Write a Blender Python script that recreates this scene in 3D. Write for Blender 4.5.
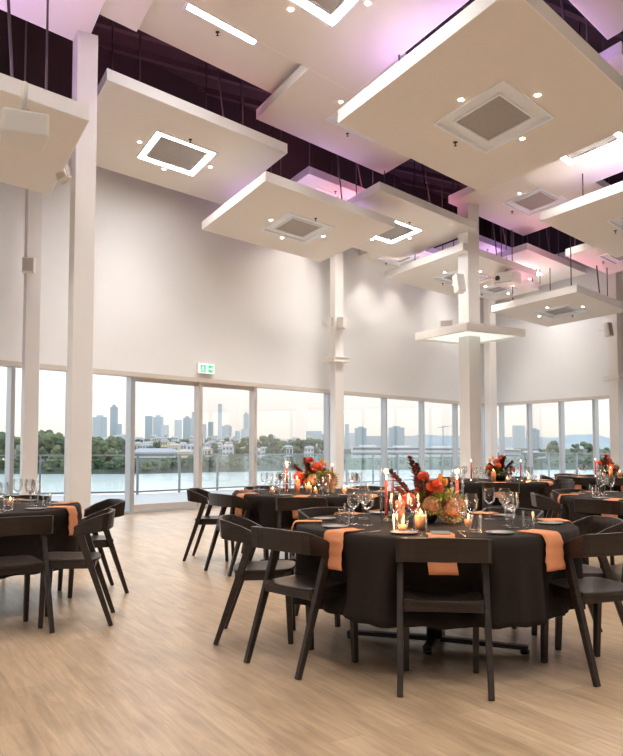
import bpy, math, random
from math import sin, cos, tan, radians, degrees, pi, atan2, hypot
from mathutils import Vector, Matrix
random.seed(7)
for o in list(bpy.data.objects): bpy.data.objects.remove(o)
S = bpy.context.scene
C = S.collection
# ------------------------------------------------------------------ camera
F = 775.0; PITCH = radians(3.2); HOR = 449.0; EYE = 1.21
SHIFT = (HOR - 378) - F * tan(PITCH)
cam_d = bpy.data.cameras.new('camera'); cam = bpy.data.objects.new('camera', cam_d); C.objects.link(cam)
cam_d.sensor_fit = 'HORIZONTAL'; cam_d.sensor_width = 36; cam_d.lens = F * 36 / 623
cam_d.shift_y = SHIFT / 623; cam_d.clip_end = 20000; cam_d.clip_start = 0.05
cam.location = (0, 0, EYE); cam.rotation_euler = (pi / 2 + PITCH, 0, 0)
S.camera = cam
# ------------------------------------------------------------------ world, view
W = bpy.data.worlds.new('sky'); S.world = W; W.use_nodes = True
nt = W.node_tree; nt.nodes.clear()
wo = nt.nodes.new('ShaderNodeOutputWorld'); bg = nt.nodes.new('ShaderNodeBackground')
tc = nt.nodes.new('ShaderNodeTexCoord'); sx = nt.nodes.new('ShaderNodeSeparateXYZ'); cr = nt.nodes.new('ShaderNodeValToRGB')
nt.links.new(tc.outputs['Generated'], sx.inputs[0]); nt.links.new(sx.outputs[2], cr.inputs[0])
cr.color_ramp.elements[0].position = 0.0; cr.color_ramp.elements[0].color = (0.46, 0.415, 0.38, 1)
e = cr.color_ramp.elements.new(0.06); e.color = (0.56, 0.53, 0.50, 1)
e = cr.color_ramp.elements.new(0.25); e.color = (1.0, 1.0, 1.0, 1)
cr.color_ramp.elements[-1].position = 0.6; cr.color_ramp.elements[-1].color = (0.72, 0.84, 1.0, 1)
SKY = 0.95
bg.inputs[1].default_value = SKY
nt.links.new(cr.outputs[0], bg.inputs[0]); nt.links.new(bg.outputs[0], wo.inputs[0])
S.view_settings.view_transform = 'Standard'; S.view_settings.look = 'None'
S.view_settings.gamma = 1; S.view_settings.use_curve_mapping = False
S.view_settings.exposure = 1.27
FRAME_E = 21.0      # lit recess frames
SPOT_W = 36.0       # ceiling downlights
UP_W = 12.0         # coloured LED strips on top of the floating panels

# ------------------------------------------------------------------ picture -> place
def ray(px, py):
    u = (px - 311.5) / F; v = -(py - 378 - SHIFT) / F
    c, s = cos(PITCH), sin(PITCH)
    return Vector((u, c - s * v, s + c * v))
def atz(px, py, z):
    r = ray(px, py); return Vector((0, 0, EYE)) + r * ((z - EYE) / r.z)
def aty(px, py, Y):
    r = ray(px, py); return Vector((0, 0, EYE)) + r * (Y / r.y)

# ------------------------------------------------------------------ materials
def mat(name, col, rough=0.6, metal=0.0, bump=None, var=None, spec=0.5, coat=0.0):
    m = bpy.data.materials.new(name); m.use_nodes = True
    n = m.node_tree; b = n.nodes['Principled BSDF']
    b.inputs['Base Color'].default_value = (*col, 1); b.inputs['Roughness'].default_value = rough
    b.inputs['Metallic'].default_value = metal; b.inputs['Specular IOR Level'].default_value = spec
    b.inputs['Coat Weight'].default_value = coat
    t = n.nodes.new('ShaderNodeTexCoord')
    if var:
        sc, amt, scale3 = var
        mp = n.nodes.new('ShaderNodeMapping'); mp.inputs['Scale'].default_value = scale3
        no = n.nodes.new('ShaderNodeTexNoise'); no.inputs['Scale'].default_value = sc; no.inputs['Detail'].default_value = 5
        n.links.new(t.outputs['Object'], mp.inputs[0]); n.links.new(mp.outputs[0], no.inputs['Vector'])
        r = n.nodes.new('ShaderNodeValToRGB')
        r.color_ramp.elements[0].position = .3; r.color_ramp.elements[1].position = .7
        r.color_ramp.elements[0].color = (*[c * (1 - amt) for c in col], 1)
        r.color_ramp.elements[1].color = (*[min(1, c * (1 + amt)) for c in col], 1)
        n.links.new(no.outputs[0], r.inputs[0]); n.links.new(r.outputs[0], b.inputs['Base Color'])
    if bump:
        sc, st = bump
        no = n.nodes.new('ShaderNodeTexNoise'); no.inputs['Scale'].default_value = sc
        bp = n.nodes.new('ShaderNodeBump'); bp.inputs['Strength'].default_value = st; bp.inputs['Distance'].default_value = 0.01
        n.links.new(t.outputs['Object'], no.inputs['Vector']); n.links.new(no.outputs[0], bp.inputs['Height']); n.links.new(bp.outputs[0], b.inputs['Normal'])
    return m
def emis(name, col, st):
    m = bpy.data.materials.new(name); m.use_nodes = True
    n = m.node_tree; b = n.nodes['Principled BSDF']
    b.inputs['Base Color'].default_value = (*col, 1)
    b.inputs['Emission Color'].default_value = (*col, 1); b.inputs['Emission Strength'].default_value = st
    return m
def thin_glass(name, tint, refl=1.0, lo=0.04):
    m = bpy.data.materials.new(name); m.use_nodes = True
    n = m.node_tree; n.nodes.clear()
    o = n.nodes.new('ShaderNodeOutputMaterial'); mx = n.nodes.new('ShaderNodeMixShader')
    tr = n.nodes.new('ShaderNodeBsdfTransparent'); gl = n.nodes.new('ShaderNodeBsdfGlossy')
    tr.inputs[0].default_value = (*tint, 1); gl.inputs['Roughness'].default_value = 0.02
    lw = n.nodes.new('ShaderNodeLayerWeight'); lw.inputs[0].default_value = 0.35
    mr = n.nodes.new('ShaderNodeMapRange'); mr.inputs[3].default_value = lo; mr.inputs[4].default_value = refl
    n.links.new(lw.outputs['Fresnel'], mr.inputs[0]); n.links.new(mr.outputs[0], mx.inputs[0])
    n.links.new(tr.outputs[0], mx.inputs[1]); n.links.new(gl.outputs[0], mx.inputs[2]); n.links.new(mx.outputs[0], o.inputs[0])
    return m
M = {}
M['wall'] = mat('painted_wall', (0.84, 0.84, 0.84), .8, bump=(40, .05))
M['panel'] = mat('panel_paint', (0.83, 0.785, 0.735), .7)
M['fascia'] = mat('white_edge_paint', (0.93, 0.92, 0.90), .55)
M['column'] = mat('column_paint', (0.84, 0.815, 0.79), .6)
M['band'] = mat('window_head_trim', (0.66, 0.60, 0.54), .5)
M['alu'] = mat('aluminium', (0.48, 0.50, 0.52), .4, .6)
M['doorframe'] = mat('door_frame_powdercoat', (0.55, 0.50, 0.46), .5)
M['void'] = mat('dark_roof', (0.030, 0.022, 0.021), .9)
M['steel_dark'] = mat('dark_steel', (0.07, 0.05, 0.05), .6, .3)
M['rod'] = mat('hanger_steel', (0.10, 0.08, 0.085), .5, .5)
M['grille'] = mat('grey_grille', (0.40, 0.375, 0.36), .8, var=(60, .15, (1, 1, 1)))
M['trim_w'] = mat('frame_trim', (0.88, 0.92, 0.97), .5)
M['white_pl'] = mat('white_plastic', (0.78, 0.76, 0.72), .45)
M['beige_mesh'] = mat('speaker_mesh', (0.52, 0.47, 0.42), .8)
M['lens'] = mat('lens', (0.02, 0.02, 0.03), .1)
M['spk_white'] = mat('white_speaker_mesh', (0.85, 0.85, 0.85), .7)
M['lit'] = emis('lit_diffuser', (1.0, 0.985, 0.97), FRAME_E)
M['spotdisc'] = emis('downlight_lens', (1.0, 0.88, 0.70), 14)
M['flame'] = emis('flame', (1.0, 0.66, 0.30), 7)
M['glass'] = thin_glass('window_glass', (0.985, 0.99, 0.985), .22, .012)
M['railglass'] = thin_glass('rail_glass', (0.91, 0.955, 0.945), .3, .02)
M['tglass'] = thin_glass('drinking_glass', (0.955, 0.955, 0.955), .62, .05)
M['wood_dark'] = mat('dark_stained_wood', (0.024, 0.0145, 0.010), .36, var=(6, .35, (1, 1, 8)), spec=.4)
M['cloth'] = mat('black_tablecloth', (0.020, 0.0135, 0.0105), .8, bump=(300, .12), spec=.15)
M['napkin'] = mat('orange_linen', (0.62, 0.25, 0.12), .85, bump=(250, .2), spec=.2)
M['plate'] = mat('glazed_plate', (0.36, 0.33, 0.31), .15)
M['cutlery'] = mat('polished_steel', (0.62, 0.60, 0.58), .18, 1)
M['menu'] = mat('grey_card', (0.12, 0.13, 0.14), .6)
M['black_metal'] = mat('black_metal', (0.012, 0.012, 0.012), .4, .3)
M['wax_red'] = mat('red_wax', (0.50, 0.03, 0.02), .4)
M['wax_orange'] = mat('orange_wax', (0.85, 0.30, 0.12), .4)
M['wax_cream'] = mat('cream_wax', (0.80, 0.45, 0.25), .4)
M['dahlia'] = mat('coral_petals', (0.84, 0.17, 0.10), .6)
M['dahlia2'] = mat('orange_petals', (0.86, 0.19, 0.085), .6)
M['magenta'] = mat('magenta_petals', (0.50, 0.02, 0.05), .6)
M['tulip'] = mat('amber_petals', (0.90, 0.34, 0.03), .6)
M['protea'] = mat('protea_bracts', (0.36, 0.16, 0.09), .6, var=(30, .6, (1, 1, 1)))
M['leaf'] = mat('lime_leaves', (0.33, 0.37, 0.05), .55, var=(14, .4, (1, 1, 1)))
M['leaf_dk'] = mat('burgundy_leaves', (0.10, 0.024, 0.016), .5, var=(20, .5, (1, 1, 1)))
M['leaf_gr'] = mat('olive_leaves', (0.10, 0.12, 0.03), .5, var=(20, .4, (1, 1, 1)))
M['exit_green'] = emis('sign_green', (0.02, 0.55, 0.22), 0.25)
M['exit_white'] = emis('sign_white', (0.80, 1.0, 0.88), 0.45)
M['deck'] = mat('deck_tiles', (0.50, 0.49, 0.48), .5)
M['water'] = mat('river_water', (0.66, 0.69, 0.69), .2)  # pale base colour stands in for the reflected sky
M['rail'] = mat('grey_rail', (0.24, 0.27, 0.28), .5, .3)
M['grass'] = mat('bank_vegetation', (0.045, 0.058, 0.034), .9, var=(.02, .4, (1, 1, 1)))
M['tree1'] = mat('tree_leaves_dark', (0.075, 0.11, 0.06), .9, var=(.4, .5, (1, 1, 1)))
M['tree2'] = mat('tree_leaves_olive', (0.13, 0.16, 0.075), .9, var=(.4, .5, (1, 1, 1)))
M['bark'] = mat('bark', (0.12, 0.09, 0.07), .9)
M['hwhite'] = mat('house_render', (0.62, 0.62, 0.63), .7)
M['hcream'] = mat('cream_cladding', (0.66, 0.56, 0.38), .7)
M['hroof'] = mat('grey_roof', (0.30, 0.31, 0.33), .7)
M['hroof2'] = mat('brown_roof', (0.40, 0.34, 0.30), .6)
M['hwin'] = mat('dark_window', (0.15, 0.18, 0.21), .3)
M['tower'] = mat('tower_blue_haze', (0.44, 0.50, 0.54), .5)  # distance haze is painted into all three pale blue-grey tower colours
M['tower2'] = mat('tower_pale_haze', (0.54, 0.59, 0.62), .6)
M['tower3'] = mat('tower_slate_haze', (0.35, 0.42, 0.46), .5)
M['mount'] = mat('hazed_hills', (0.25, 0.31, 0.33), .9, var=(.003, .15, (1, 1, 1)))  # muted bluish tone is distance haze put into the hill colour

# floor: timber planks along the room
def floor_mat():
    m = bpy.data.materials.new('oak_plank_floor'); m.use_nodes = True
    n = m.node_tree; b = n.nodes['Principled BSDF']; L = n.links.new
    t = n.nodes.new('ShaderNodeTexCoord'); mp = n.nodes.new('ShaderNodeMapping')
    mp.inputs['Rotation'].default_value = (0, 0, radians(-(90 + 30)))
    L(t.outputs['Object'], mp.inputs[0])
    br = n.nodes.new('ShaderNodeTexBrick'); br.inputs['Scale'].default_value = 1.0
    br.inputs['Brick Width'].default_value = 1.4; br.inputs['Row Height'].default_value = 0.17
    br.inputs['Mortar Size'].default_value = 0.0015; br.inputs['Mortar Smooth'].default_value = .3
    br.inputs['Color1'].default_value = (0.44, 0.315, 0.20, 1); br.inputs['Color2'].default_value = (0.54, 0.40, 0.265, 1)
    br.inputs['Mortar'].default_value = (0.34, 0.225, 0.14, 1); br.offset = .37
    L(mp.outputs[0], br.inputs['Vector'])
    m2 = n.nodes.new('ShaderNodeMapping'); m2.inputs['Scale'].default_value = (1.6, 16, 1); L(mp.outputs[0], m2.inputs[0])
    no = n.nodes.new('ShaderNodeTexNoise'); no.inputs['Scale'].default_value = 1.6; no.inputs['Detail'].default_value = 8; no.inputs['Roughness'].default_value = .65; no.inputs['Distortion'].default_value = .6
    L(m2.outputs[0], no.inputs['Vector'])
    r = n.nodes.new('ShaderNodeValToRGB'); r.color_ramp.elements[0].position = .22; r.color_ramp.elements[1].position = .72
    r.color_ramp.elements[0].color = (0.58, 0.52, 0.48, 1); r.color_ramp.elements[1].color = (1.18, 1.17, 1.15, 1)
    L(no.outputs[0], r.inputs[0])
    mx = n.nodes.new('ShaderNodeMix'); mx.data_type = 'RGBA'; mx.blend_type = 'MULTIPLY'; mx.inputs[0].default_value = 1
    L(br.outputs[0], mx.inputs[6]); L(r.outputs[0], mx.inputs[7])
    m3 = n.nodes.new('ShaderNodeMapping'); m3.inputs['Scale'].default_value = (1.2, 4, 1); L(mp.outputs[0], m3.inputs[0])
    n2 = n.nodes.new('ShaderNodeTexNoise'); n2.inputs['Scale'].default_value = 2.2; n2.inputs['Detail'].default_value = 3; L(m3.outputs[0], n2.inputs['Vector'])
    r2 = n.nodes.new('ShaderNodeValToRGB'); r2.color_ramp.elements[0].position = .25; r2.color_ramp.elements[1].position = .62
    r2.color_ramp.elements[0].color = (0.72, 0.68, 0.65, 1); r2.color_ramp.elements[1].color = (1, 1, 1, 1); L(n2.outputs[0], r2.inputs[0])
    my = n.nodes.new('ShaderNodeMix'); my.data_type = 'RGBA'; my.blend_type = 'MULTIPLY'; my.inputs[0].default_value = .8
    L(mx.outputs[2], my.inputs[6]); L(r2.outputs[0], my.inputs[7]); L(my.outputs[2], b.inputs['Base Color'])
    rr = n.nodes.new('ShaderNodeMapRange'); rr.inputs[3].default_value = .30; rr.inputs[4].default_value = .34
    L(no.outputs[0], rr.inputs[0]); L(rr.outputs[0], b.inputs['Roughness'])
    bp = n.nodes.new('ShaderNodeBump'); bp.inputs['Strength'].default_value = .05; bp.inputs['Distance'].default_value = .002
    L(no.outputs[0], bp.inputs['Height']); L(bp.outputs[0], b.inputs['Normal'])
    b.inputs['Specular IOR Level'].default_value = .75
    return m
M['floor'] = floor_mat()

# ------------------------------------------------------------------ mesh helpers
class MB:
    def __init__(s): s.v = []; s.f = []; s.m = []; s.mats = []; s.sm = []
    def mi(s, m):
        if m not in s.mats: s.mats.append(m)
        return s.mats.index(m)
    def add(s, vs, fs, m=None, smooth=False, mtx=None):
        o = len(s.v)
        s.v += [tuple(mtx @ Vector(v)) if mtx else tuple(v) for v in vs]
        i = s.mi(m) if m else 0
        for f in fs: s.f.append(tuple(o + k for k in f)); s.m.append(i); s.sm.append(smooth)
        return s
    def box(s, x0, x1, y0, y1, z0, z1, m=None, mtx=None):
        vs = [(x, y, z) for x in (x0, x1) for y in (y0, y1) for z in (z0, z1)]
        return s.add(vs, [(0, 1, 3, 2), (4, 6, 7, 5), (0, 4, 5, 1), (2, 3, 7, 6), (0, 2, 6, 4), (1, 5, 7, 3)], m, False, mtx)
    def bar(s, a, b, w, d, w2=None, d2=None, m=None, up=(0, 0, 1), side=None):
        a = Vector(a); b = Vector(b); t = (b - a).normalized()
        if side is None:
            u = Vector(up)
            if abs(t.dot(u)) > .99: u = Vector((0, 1, 0))
            side = t.cross(u).normalized()
        else: side = Vector(side)
        oth = t.cross(side).normalized()
        w2 = w if w2 is None else w2; d2 = d if d2 is None else d2
        vs = []
        for p, ww, dd in ((a, w, d), (b, w2, d2)):
            for i, j in ((-1, -1), (1, -1), (1, 1), (-1, 1)): vs.append(p + side * i * ww / 2 + oth * j * dd / 2)
        return s.add(vs, [(0, 3, 2, 1), (4, 5, 6, 7), (0, 1, 5, 4), (1, 2, 6, 5), (2, 3, 7, 6), (3, 0, 4, 7)], m)
    def tube(s, pts, r, n=8, m=None, r2=None):
        pts = [Vector(p) for p in pts]; vs = []; fs = []
        for i, p in enumerate(pts):
            t = (pts[min(i + 1, len(pts) - 1)] - pts[max(i - 1, 0)]).normalized()
            u = Vector((0, 0, 1)) if abs(t.z) < .9 else Vector((1, 0, 0))
            a = t.cross(u).normalized(); b = t.cross(a)
            rr = r if r2 is None else r + (r2 - r) * i / (len(pts) - 1)
            for k in range(n): vs.append(p + a * rr * cos(2 * pi * k / n) + b * rr * sin(2 * pi * k / n))
        for i in range(len(pts) - 1):
            for k in range(n): fs.append((i * n + k, i * n + (k + 1) % n, (i + 1) * n + (k + 1) % n, (i + 1) * n + k))
        fs.append(tuple(range(n))[::-1]); fs.append(tuple((len(pts) - 1) * n + k for k in range(n)))
        return s.add(vs, fs, m, True)
    def lathe(s, prof, n=20, m=None, mtx=None):
        vs = []; fs = []
        for r, z in prof:
            for k in range(n): vs.append((r * cos(2 * pi * k / n), r * sin(2 * pi * k / n), z))
        for i in range(len(prof) - 1):
            for k in range(n): fs.append((i * n + k, i * n + (k + 1) % n, (i + 1) * n + (k + 1) % n, (i + 1) * n + k))
        return s.add(vs, fs, m, True, mtx)
    def prism(s, poly, z0, z1, m=None, mtx=None):
        n = len(poly); vs = [(x, y, z0) for x, y in poly] + [(x, y, z1) for x, y in poly]
        fs = [tuple(range(n))[::-1], tuple(range(n, 2 * n))] + [(i, (i + 1) % n, n + (i + 1) % n, n + i) for i in range(n)]
        return s.add(vs, fs, m, False, mtx)
    def build(s, name, m=None, parent=None, bevel=0, seg=2, loc=None, smooth=False, sub=0):
        me = bpy.data.meshes.new(name); me.from_pydata(s.v, [], s.f); me.update()
        ms = s.mats if s.mats else []
        if m is not None and not ms: me.materials.append(m)
        for k in ms: me.materials.append(k)
        for p, i, q in zip(me.polygons, s.m, s.sm): p.material_index = i; p.use_smooth = q or smooth
        o = bpy.data.objects.new(name, me); C.objects.link(o)
        if parent is not None: o.parent = parent
        if loc is not None: o.location = loc
        if bevel:
            b = o.modifiers.new('bevel', 'BEVEL'); b.width = bevel; b.segments = seg; b.limit_method = 'ANGLE'; b.angle_limit = radians(40)
        if sub:
            b = o.modifiers.new('sub', 'SUBSURF'); b.levels = sub; b.render_levels = sub
        return o
def tag(o, label=None, cat=None, group=None, kind=None):
    if label: o['label'] = label
    if cat: o['category'] = cat
    if group: o['group'] = group
    if kind: o['kind'] = kind
    return o
def thing(name, label, cat, loc=(0, 0, 0), rz=0, group=None):
    o = bpy.data.objects.new(name, None); C.objects.link(o); o.location = loc; o.rotation_euler = (0, 0, rz)
    o.empty_display_size = .1
    return tag(o, label, cat, group)
def copy_tree(o, parent=None):
    c = o.copy(); C.objects.link(c)
    if parent is not None: c.parent = parent
    for ch in list(o.children):
        if ch.name.startswith('_'): continue
        copy_tree(ch, c)
    return c
def struct(o): o['kind'] = 'structure'; return o
PROTO = {}
def place(key, maker, loc, rz, label, group=None, scale=None):
    if key not in PROTO: o = maker(); PROTO[key] = o
    else: o = copy_tree(PROTO[key])
    o.location = loc; o.rotation_euler = (0, 0, rz); o['label'] = label
    if scale: o.scale = scale
    if group: o['group'] = group
    return o

# ------------------------------------------------------------------ room shell
DA = Vector((sin(radians(42)), cos(radians(42)), 0)); DB = Vector((-sin(radians(27)), cos(radians(27)), 0))   # edges of the floating panels
WL = Vector((sin(radians(41.2)), cos(radians(41.2)), 0)); WR = Vector((sin(radians(148)), cos(radians(148)), 0))
P0 = Vector((-3.36, 14.58, 0)); s_c = 13.63; CORNER = P0 + WL * s_c
NL = Vector((-WL.y, WL.x, 0)); NR = Vector((-WR.y, WR.x, 0))      # both point outdoors
if NR.dot(CORNER) < 0: NR = -NR
def s_left(px, off=0):      # distance along the left wall line (offset outwards) seen at picture column px
    u = (px - 311.5) / F; p = P0 + NL * off
    return (u * p.y - p.x) / (WL.x - u * WL.y)
def s_right(px, off=0):
    u = (px - 311.5) / F; p = CORNER + NR * off
    return (u * p.y - p.x) / (WR.x - u * WR.y)
ZH = 2.66; ZB = 2.575; ZW = 6.9; ZR = 8.8
def slab_along(mb, base, d, nrm, s0, s1, z0, z1, o0, o1, m=None):
    vs = []
    for s_ in (s0, s1):
        for o_ in (o0, o1):
            for z in (z0, z1):
                p = base + d * s_ + nrm * o_; vs.append((p.x, p.y, z))
    mb.add(vs, [(0, 1, 3, 2), (4, 6, 7, 5), (0, 4, 5, 1), (2, 3, 7, 6), (0, 2, 6, 4), (1, 5, 7, 3)], m)
    return mb
LS0 = -28.0; RS1 = 33.0
struct(slab_along(MB(), P0, WL, NL, LS0, s_c + .2, ZH, ZW, 0, .22).build('wall_left', M['wall']))
struct(slab_along(MB(), CORNER, WR, NR, 0, RS1, ZH, ZW, 0, .22).build('wall_right', M['wall']))
struct(slab_along(MB(), P0, WL, NL, LS0, s_c + .4, ZW, ZR, .05, .2).build('wall_left_upper', M['void']))
struct(slab_along(MB(), CORNER, WR, NR, -.4, RS1, ZW, ZR, .05, .2).build('wall_right_upper', M['void']))
pL = P0 + WL * LS0; pR = CORNER + WR * RS1
bd = (pR - pL); bl = bd.length; bd.normalize(); bn = Vector((bd.y, -bd.x, 0))
struct(slab_along(MB(), pL, bd, bn, 0, bl, 0, ZR, 0, .2).build('wall_back', M['wall']))
fl = MB(); q = [pL, pR, CORNER]
fl.prism([(p.x, p.y) for p in q], -.1, 0); struct(fl.build('floor', M['floor']))
# roof: dark metal deck with ribs and beams
rf = MB(); cc = (pL + pR + CORNER) / 3
rf.prism([(p.x + (p.x - cc.x) * .02, p.y + (p.y - cc.y) * .02) for p in q], ZR, ZR + .1)
struct(rf.build('ceiling', M['void']))
rb = MB()
for i in range(40):
    y = -4 + i * .75
    rb.box(-14, 14, y, y + .12, ZR - .12, ZR - .002, mtx=Matrix.Rotation(radians(31), 4, 'Z') @ Matrix.Translation((5, -3, 0)))
ribs = rb.build('ceiling_rib', M['steel_dark']); struct(ribs)
for i in range(7):
    a = Vector((-7 + i * 3.2, 4 + i * .6, ZR - .35)); b = a + Vector((-3.0, 7.0, 0)) if i % 2 else a + Vector((2.6, 8.4, 0))
    tag(MB().bar(a, b, .12, .3).build('roof_beam', M['steel_dark']), kind='structure')
# window head trims
struct(slab_along(MB(), P0, WL, NL, LS0, s_c, ZB, ZH, -.03, .19).build('trim_1', M['band']))
struct(slab_along(MB(), CORNER, WR, NR, 0, RS1, ZB, ZH, -.03, .19).build('trim_2', M['band']))
struct(slab_along(MB(), P0, WL, NL, LS0, s_c, 0.0, .05, .0, .16).build('trim_3', M['alu']))
struct(slab_along(MB(), CORNER, WR, NR, 0, RS1, 0.0, .05, .0, .16).build('trim_4', M['alu']))
# glazing bays
wn = 0
def bay(base, d, nrm, s0, s1, door=False, mull=True, frame_w=.07):
    global wn
    wn += 1
    g = slab_along(MB(), base, d, nrm, s0 + .03, s1 - .03, .05, ZB, .08, .09)
    w = struct(g.build(('door_%d' if door else 'window_%d') % wn, M['glass']))
    f = MB(); mt = M['doorframe'] if door else M['alu']
    slab_along(f, base, d, nrm, s1 - frame_w / 2, s1 + frame_w / 2, .05, ZB, .0, .16)
    if door:
        slab_along(f, base, d, nrm, s0 + frame_w / 2, s1 - frame_w / 2, .05, .16, .05, .12)
        slab_along(f, base, d, nrm, s0 + frame_w / 2, s1 - frame_w / 2, ZB - .08, ZB, .05, .12)
        slab_along(f, base, d, nrm, s0 + frame_w / 2, s0 + frame_w / 2 + .05, .16, ZB - .08, .05, .12)
    f.build('door_frame' if door else 'window_frame', mt, w)
    if door:
        h = slab_along(MB(), base, d, nrm, s1 - .02, s1 + .02, .95, 1.25, -.05, 0)
        h.build('door_handle', M['alu'], w)
lpx = [11, 70, 131, 199, 254, 328, 385, 422.5, 456]
ss = [s_left(p, .05) for p in lpx] + [s_c - .05]
lead = [ss[0] - 1.9 * k for k in range(12, 0, -1)]
allS = lead + ss
for a, b in zip(allS[:-1], allS[1:]):
    px_is_door = abs(b - ss[3]) < .01 or abs(b - ss[4]) < .01
    bay(P0, WL, NL, a, b, door=px_is_door, frame_w=.085 if px_is_door or abs(b - ss[2]) < .01 else .07)
rpx = [501, 529, 561, 595, 628]
rs = [0.12] + [s_right(p, .05) for p in rpx]
while rs[-1] < RS1 - 2: rs.append(rs[-1] + 1.7)
for a, b in zip(rs[:-1], rs[1:]): bay(CORNER, WR, NR, a, b, frame_w=.085)
# ------------------------------------------------------------------ columns (square, turned with the building grid)
CROT = -radians(149 - 90)
def column(px, Y, w, ztop, label):
    u = (px - 311.5) / F
    o = MB().box(-w / 2, w / 2, -w / 2, w / 2, 0, ztop).build('column', M['column'], bevel=.006)
    o.location = (u * Y, Y, 0); o.rotation_euler = (0, 0, CROT)
    tag(o, label, 'column', kind='structure'); return o
COLT = {}
ZC = aty(85, 31, 9.42).z
c1 = column(79, 9.57, .255, ZC, 'wide white column at the left, beside the left table')
c2 = column(29.5, 12.2, .225, 6.7, 'slim white column against the left windows')
ZC3 = aty(470, 203, 16.7).z
c3 = column(470.5, 16.9, .33, ZC3, 'white centre column carrying the small lit canopy')
c4 = column(337, 18.4, .235, 6.9, 'white column against the left wall behind the sliding door table')
c5 = column(491, 23.6, .26, 6.9, 'white column in the far corner')
c6 = column(618, 20.2, .29, 6.9, 'white column at the right wall')

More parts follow.
